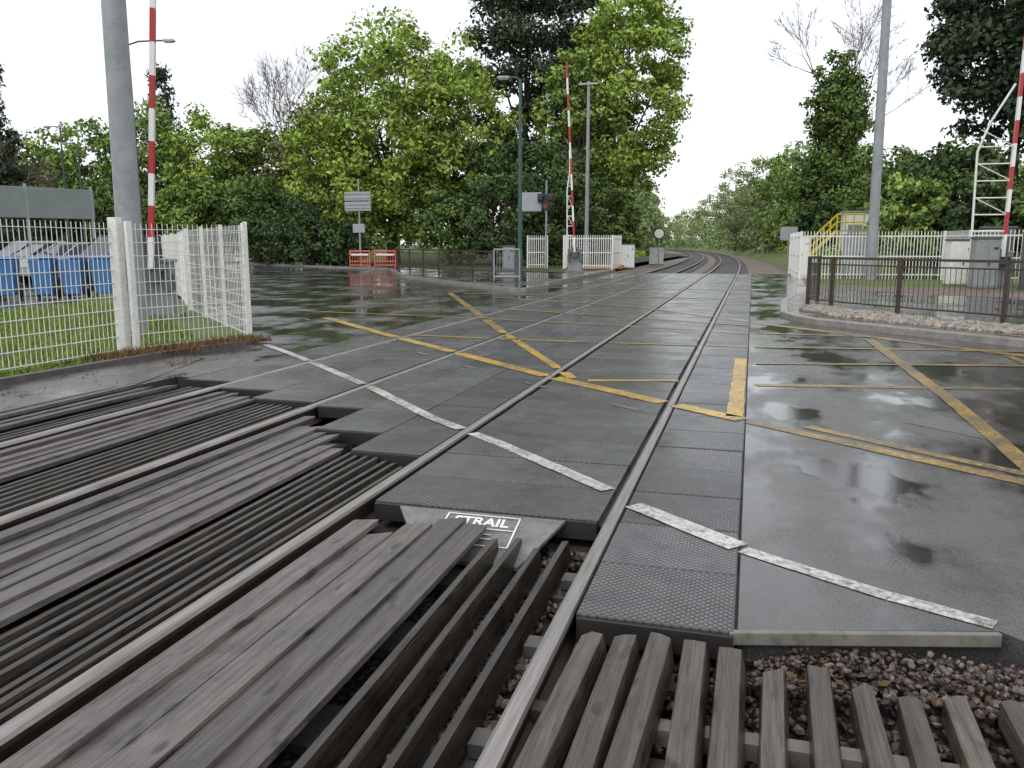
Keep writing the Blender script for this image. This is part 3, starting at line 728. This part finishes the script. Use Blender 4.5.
# ---------------------------------------------------------------- vegetation
def leaf_mesh(name,pos,nrm,size,val,mat,parent=None,elong=1.3):
    n=len(pos)
    t=rng.normal(size=(n,3)); u=np.cross(nrm,t); u/=np.linalg.norm(u,axis=1)[:,None]+1e-9
    w=np.cross(nrm,u); w/=np.linalg.norm(w,axis=1)[:,None]+1e-9
    s=size[:,None]*.5
    V=np.empty((n,4,3)); V[:,0]=pos-u*s*elong; V[:,1]=pos-w*s*.75; V[:,2]=pos+u*s*elong; V[:,3]=pos+w*s*.75
    V[:,1]+=nrm*s*.25; V[:,3]+=nrm*s*.25
    me=bpy.data.meshes.new(name); me.vertices.add(n*4); me.vertices.foreach_set('co',V.reshape(-1))
    me.loops.add(n*4); me.loops.foreach_set('vertex_index',np.arange(n*4))
    me.polygons.add(n); me.polygons.foreach_set('loop_start',np.arange(n)*4); me.polygons.foreach_set('loop_total',np.full(n,4))
    me.update(calc_edges=True); me.materials.append(mat)
    at=me.attributes.new('v','FLOAT','FACE'); at.data.foreach_set('value',val.astype(np.float32))
    o=bpy.data.objects.new(name,me); scene.collection.objects.link(o)
    if parent:o.parent=parent
    return o
def clump_leaves(C,Rd,per,leaf,base):
    n=len(C); idx=np.repeat(np.arange(n),per); N_=len(idx)
    d=rng.normal(size=(N_,3)); d/=np.linalg.norm(d,axis=1)[:,None]
    rr=rng.random(N_)**.5*1.12
    pos=C[idx]+d*(rr*Rd[idx])[:,None]*np.array([1,1,.72])
    nr=d+rng.normal(size=(N_,3))*.7+np.array([0,0,.4]); nr/=np.linalg.norm(nr,axis=1)[:,None]
    val=np.clip(base[idx]+rng.normal(size=N_)*.16,0,1)
    return pos,nr,leaf*rng.uniform(.55,1.35,N_),val
def limbs(m,p,d,ln,r,depth,spread=.5,tips=None,kids=3):
    q=p
    for i in range(3):
        d=(d+Vector((random.gauss(0,.12),random.gauss(0,.12),random.gauss(.03,.08)))).normalized()
        nq=q+d*ln/3; m.cyl(q,nq,r*(1-.25*i),r*(1-.25*(i+1)),5 if depth<3 else 8,caps=False); q=nq
        if depth>0 and i>0:
            for k in range(kids if i==2 else 1):
                dd=(d+Vector((random.gauss(0,spread),random.gauss(0,spread),random.gauss(.05,spread*.6)))).normalized()
                limbs(m,q,dd,ln*random.uniform(.55,.8),max(.014,r*.42),depth-1,spread,tips,kids)
    if tips is not None: tips.append(q)
def tree(name,x,y,h,rx,zlo,mat,nc=120,per=110,leaf=.32,tr=.3,z=.0,shape='round',cr=.24,ry=None,lean=0,bark=None):
    e=empty(name,(x,y,z)); ry=ry or rx; per=int(per*.85)
    C=[]
    while len(C)<nc:
        d=rng.normal(size=3); d/=np.linalg.norm(d); k=rng.uniform(.35,1)**.6
        t=(d[2]*k+1)/2
        zz=zlo+(h-zlo)*t*.95
        f=1.0
        if shape=='col': f=.75+.25*math.sin(t*9)
        if shape=='cone':
            t=rng.random()**1.3; zz=zlo+(h-zlo)*t; ang=rng.random()*6.283; q=rng.uniform(.3,1)*(1-t*.92)
            C.append((rx*q*math.cos(ang),ry*q*math.sin(ang),zz-.12*rx*q)); continue
        if shape=='flat':
            t=rng.random(); lay=round(t*6)/6; zz=zlo+(h-zlo)*lay+rng.normal()*.45; ang=rng.random()*6.283; q=math.sqrt(rng.random())*(.55+.45*math.sin(lay*3.1+.4))
            C.append((rx*q*math.cos(ang)+lean*lay,ry*q*math.sin(ang),zz)); continue
        C.append((d[0]*k*rx*f+lean*t,d[1]*k*ry*f,zz))
    C=np.array(C)
    ph=rng.random(3)*6; sc=1+.16*np.sin(C[:,2]*1.1+ph[0])*np.cos(np.arctan2(C[:,1],C[:,0])*3+ph[1]); C[:,0]*=sc; C[:,1]*=sc
    Rd=rx*cr*rng.uniform(.55,1.3,nc); base=np.clip(rng.normal(.5,.2,nc),.1,.95)
    p,nr,s,v=clump_leaves(C,Rd,per,leaf,base); leaf_mesh('foliage',p,nr,s,v,mat,e)
    m=MB(); hh=zlo+(h-zlo)*.55; q=Vector((0,0,-.3)); n=5; pts=[q]
    for i in range(n):
        nq=Vector((lean*.4*(i+1)/n+random.gauss(0,.12),random.gauss(0,.12),hh*(i+1)/n)); m.cyl(q,nq,tr*(1-.75*i/n)*(1.3 if i==0 else 1),tr*(1-.75*(i+1)/n),10,caps=False); q=nq; pts.append(q)
    for j in range(min(22,nc)):
        c=Vector(C[rng.integers(nc)])*.92
        cand=[w for w in pts[1:] if w.z<c.z+.5] or [pts[1]]
        s0=random.choice(cand[-3:]); md=s0.lerp(c,.5)+Vector((0,0,-.06*(c-s0).length)); r=tr*.26
        m.cyl(s0,md,r,r*.6,6,caps=False); m.cyl(md,c,r*.6,r*.2,5,caps=False)
    m.obj('trunk_and_limbs',bark or M_bark,e); return e
tree('oak_tree',-24.8,55.6,17.6,5.8,1.6,LF_spring,nc=290,per=120,leaf=.26,tr=.45,cr=.18)
tree('oak_tree',-20.5,57,16.0,4.2,2.5,LF_spring,nc=140,per=110,leaf=.26,tr=.35,cr=.22)
tree('oak_tree',-28.6,54.0,11.5,3.4,.8,LF_spring,nc=100,per=105,leaf=.25,tr=.25,cr=.25)
tree('pine_tree',-17.5,64.5,22.5,5.3,5.5,LF_pine,nc=210,per=115,leaf=.29,tr=.5,cr=.21,shape='flat')
tree('pine_tree',-13.6,66,19.5,3.8,5.5,LF_pine,nc=140,per=110,leaf=.29,tr=.4,cr=.24,shape='flat')
tree('lime_tree',-9.6,62.5,20.8,4.5,3.8,LF_spring,nc=260,per=115,leaf=.26,tr=.4,cr=.20,lean=1.0)
tree('lime_tree',-12.2,60,15.5,3.4,3.0,LF_mid,nc=100,per=110,leaf=.27,tr=.35,cr=.24)
for x,y,h,r in((-12.0,54.2,6.5,2.6),(-15.5,52.5,7.5,2.8),(-19.3,52.8,5.4,2.4),(-9.6,57.5,6.5,1.9),(-13.5,57,9,3.0),(-17.5,56.5,10.0,3.0)):
    tree('ivy_bush',x,y,h,r,.1,LF_dark if r>2.5 else LF_ivy,nc=70,per=110,leaf=.22,tr=.15,cr=.27)
for x,y,h,r in((-29.5,51.8,5.2,2.6),(-33,52.8,4.8,2.6),(-26.5,51.3,3.4,1.8)):
    tree('holly_bush',x,y,h,r,.0,LF_dark,nc=60,per=100,leaf=.22,tr=.15,cr=.28)
for x,y,h,r,mt in((-56,56,10.5,3.8,LF_mid),(-52.5,58,12.5,4,LF_mid),(-47.8,59.1,13.5,4.2,LF_mid),(-43.3,60.4,13,4,LF_spring),(-39.3,61.5,12.4,3.8,LF_mid),(-35.2,62.8,13.0,3.8,LF_red),(-62,52,8,4,LF_mid),(-37,57.5,7.0,3.0,LF_ivy),(-42,56.8,6.8,3,LF_mid),(-47,55,6.4,3,LF_ivy),(-52,53.5,5.8,3,LF_dark)):
    tree('broadleaf_tree',x,y,h,r,.5,mt,nc=100,per=100,leaf=.29,tr=.28,cr=.26)
tree('conifer_tree',-49.9,63.7,16.5,3.0,6,LF_pine,nc=70,per=80,leaf=.28,tr=.25,shape='cone',cr=.26)
tree('conifer_tree',-51.2,47.5,14.0,3.0,1,LF_pine,nc=130,per=100,leaf=.26,tr=.25,shape='cone',cr=.28)
for x,y,h in((-31.6,56.0,5.2),(-51.5,47.5,3.2)):
    e=empty('bare_tree',(x,y,0)); m=MB(); limbs(m,Vector((0,0,-.3)),Vector((0,0,1)),h*1.1,.28,5,.38,None,3); m.obj('branches',M_twig,e)
e=tree('ivy_clad_tree',6.6,79.9,17.5,3.5,1.0,LF_ivy,nc=190,per=110,leaf=.29,tr=.4,shape='col',cr=.30,z=1)
m=MB()
for k in range(5): limbs(m,Vector((random.uniform(-.5,.5),0,8+k*1.3)),Vector((random.choice((-1,1))*random.uniform(.25,.6),0,1)).normalized(),3.7,.12,4,.35,None,3)
m.obj('bare_branches',M_twig,e)
for x,y,h,r,mt in((4.9,95,11.0,3.2,LF_mid),(9.7,66,8.8,3.0,LF_ivy),(12.0,58,8.6,3.0,LF_mid),(8.4,74,6.5,2.6,LF_ivy),(7.8,46.5,5.0,2.0,LF_mid),(10.2,46.8,6.2,2.4,LF_dark),(13.0,46,5.2,2.6,LF_ivy),(16,46,6,3,LF_mid),(5.2,72,4.2,2.0,LF_dark),(10.5,54,7.6,2.6,LF_dark),(9.0,88,12,3.4,LF_mid),(3.3,108,12.5,3.4,LF_mid),(.6,128,13.5,3.6,LF_far),(-3.0,150,15,4,LF_far)):
    tree('broadleaf_tree',x,y,h,r,.2,mt,nc=80,per=105,leaf=.26,tr=.2,cr=.27,z=.6 if y>60 else .1)
tree('yew_tree',13.2,51.5,21.5,4.5,6.5,LF_pine,nc=380,per=110,leaf=.27,tr=.4,cr=.22,shape='round')
tree('yew_tree',16.8,50,19.0,4.0,2.5,LF_dark,nc=160,per=100,leaf=.27,tr=.4,cr=.24)
C=[];Rr=[];B=[]
for y in np.arange(98,330,2.8):
    for side,lo in((1,4.2),(-1,-10.5)):
        hm=(12.5 if side>0 else 10.5)+2.2*math.sin(y*.13+side)+1.2*math.sin(y*.31)
        for _ in range(10 if y<200 else 6):
            xo=lo+side*(abs(rng.normal())*4.0)
            C.append((cx(y)+xo,y+rng.uniform(-2,2),rng.uniform(.05,1)*hm*min(1,.45+abs(xo-lo)*.25))); Rr.append(rng.uniform(.9,2.0)); B.append(rng.uniform(.2,.8))
for xo in np.arange(-60,40,1.6):
    for q in range(3): C.append((cx(330)+xo,335+rng.uniform(-4,4),rng.uniform(0,16))); Rr.append(3.0); B.append(rng.uniform(.2,.7))
p,nr,s,v=clump_leaves(np.array(C),np.array(Rr),62,.48,np.array(B)); leaf_mesh('distant_trees',p,nr,s,v,LF_far)
C=[];Rr=[];B=[]
for k in range(900):
    if k%2: x=rng.uniform(-120,-14); y=78-x*.05+rng.uniform(0,8); hm=10
    else: x=rng.uniform(10,90); y=98-x*.3+rng.uniform(0,8); hm=9
    C.append((x,y,rng.uniform(.2,hm))); Rr.append(rng.uniform(1.2,2.2)); B.append(rng.uniform(.15,.7))
p,nr,s,v=clump_leaves(np.array(C),np.array(Rr),50,.5,np.array(B)); leaf_mesh('distant_trees',p,nr,s,v,LF_mid)
C=[];Rr=[];B=[]
for y in np.arange(54,110,1.0):
    C.append((cx(y)+4.6+rng.random()*2.0,y,.9)); Rr.append(rng.uniform(.4,.9)); B.append(rng.uniform(.3,.9))
    C.append((cx(y)-10.2-rng.random()*2.0,y,.4)); Rr.append(rng.uniform(.4,.9)); B.append(rng.uniform(.3,.9))
p,nr,s,v=clump_leaves(np.array(C),np.array(Rr),90,.18,np.array(B)); leaf_mesh('bramble_scrub',p,nr,s,v,LF_spring)
def blades(name,pts,h,mat,w=.012):
    n=len(pts); a=rng.random(n)*6.283; hh=h*rng.uniform(.4,1.3,n)
    V=np.empty((n,3,3)); dx=np.cos(a)*w; dy=np.sin(a)*w
    V[:,0]=pts+np.c_[dx,dy,np.zeros(n)]; V[:,1]=pts-np.c_[dx,dy,np.zeros(n)]; V[:,2]=pts+np.c_[rng.normal(size=n)*hh*.35,rng.normal(size=n)*hh*.35,hh]
    me=bpy.data.meshes.new(name); me.vertices.add(n*3); me.vertices.foreach_set('co',V.reshape(-1)); me.loops.add(n*3); me.loops.foreach_set('vertex_index',np.arange(n*3))
    me.polygons.add(n); me.polygons.foreach_set('loop_start',np.arange(n)*3); me.polygons.foreach_set('loop_total',np.full(n,3)); me.update(calc_edges=True)
    me.materials.append(mat); at=me.attributes.new('v','FLOAT','FACE'); at.data.foreach_set('value',rng.random(n).astype(np.float32))
    o=bpy.data.objects.new(name,me); scene.collection.objects.link(o)
n=50000; X=rng.uniform(-16,-8.3,n); Y=rng.uniform(2,17,n); k=(Y< 9.4+(-X-8.2)*1.0+1.6); P=np.c_[X[k],Y[k],np.full(k.sum(),.03)]
blades('grass',P,.09,LF_grass)
n=2500; t=rng.random(n); X=-8.15+.35*np.clip(rng.normal(size=n)*.5+.5,0,1.2)+t*.6; Y=8.6+t*2.7
blades('weeds',np.c_[X,Y,np.zeros(n)+.02],.11,LF_weed)
n=1500; X=-8.3+rng.random(n)*.5; Y=rng.uniform(4,9,n); blades('weeds',np.c_[X,Y,np.zeros(n)],.08,LF_grass)
n=620; pos=np.c_[rng.uniform(-6.3,1.4,n),rng.uniform(1.9,7,n),np.full(n,-.165)]
pos[:250,0]=rng.uniform(-1.3,1.4,250); pos[:250,1]=rng.uniform(2,3.2,250)
pos[250:320,0]=rng.uniform(.1,1.3,70); pos[250:320,1]=rng.uniform(3.0,3.3,70); pos[250:320,2]=-.10
pos[400:520,0]=rng.uniform(-8.1,-6.6,120); pos[400:520,1]=rng.uniform(4,9.5,120); pos[400:520,2]=.006
nr=rng.normal(size=(n,3))*.25+np.array([0,0,1]); nr/=np.linalg.norm(nr,axis=1)[:,None]
leaf_mesh('leaf_litter',pos,nr,rng.uniform(.02,.045,n),rng.random(n)*.7,LF_weed)

# ---------------------------------------------------------------- world, sun, camera
w=bpy.data.worlds.new('World'); scene.world=w; w.use_nodes=True; nt=w.node_tree; bg=nt.nodes['Background']; out=nt.nodes['World Output']
sky=N(nt,'ShaderNodeTexSky',sky_type='NISHITA'); sky.sun_disc=False; sky.sun_elevation=R(50); sky.sun_rotation=R(200)
L(nt,sky.outputs[0],bg.inputs[0]); bg.inputs[1].default_value=.05
bg2=N(nt,'ShaderNodeBackground'); tc=N(nt,'ShaderNodeTexCoord'); f=noise(nt,tc.outputs['Generated'],1.6,3)
L(nt,ramp(nt,f,[(.3,(.86,.86,.86)),(.7,(1.0,.985,.97))]),bg2.inputs[0]); bg2.inputs[1].default_value=1.08
ad=N(nt,'ShaderNodeAddShader'); L(nt,bg.outputs[0],ad.inputs[0]); L(nt,bg2.outputs[0],ad.inputs[1]); L(nt,ad.outputs[0],out.inputs[0])
sd=bpy.data.lights.new('sun','SUN'); sd.energy=1.1; sd.angle=R(30); sd.color=(1,.97,.92); so=bpy.data.objects.new('sun',sd); scene.collection.objects.link(so)
so.rotation_euler=(R(40),0,R(-20)); so.location=(0,0,30)
cd=bpy.data.cameras.new('camera'); co=bpy.data.objects.new('camera',cd); scene.collection.objects.link(co)
cd.sensor_width=36; cd.lens=830/1024*36; cd.clip_end=4000; cd.clip_start=.05
co.location=(0,0,1.5); co.rotation_euler=(R(90-9.57),0,R(15.98)); scene.camera=co
scene.view_settings.view_transform='Standard'; scene.view_settings.look='None'; scene.view_settings.exposure=0
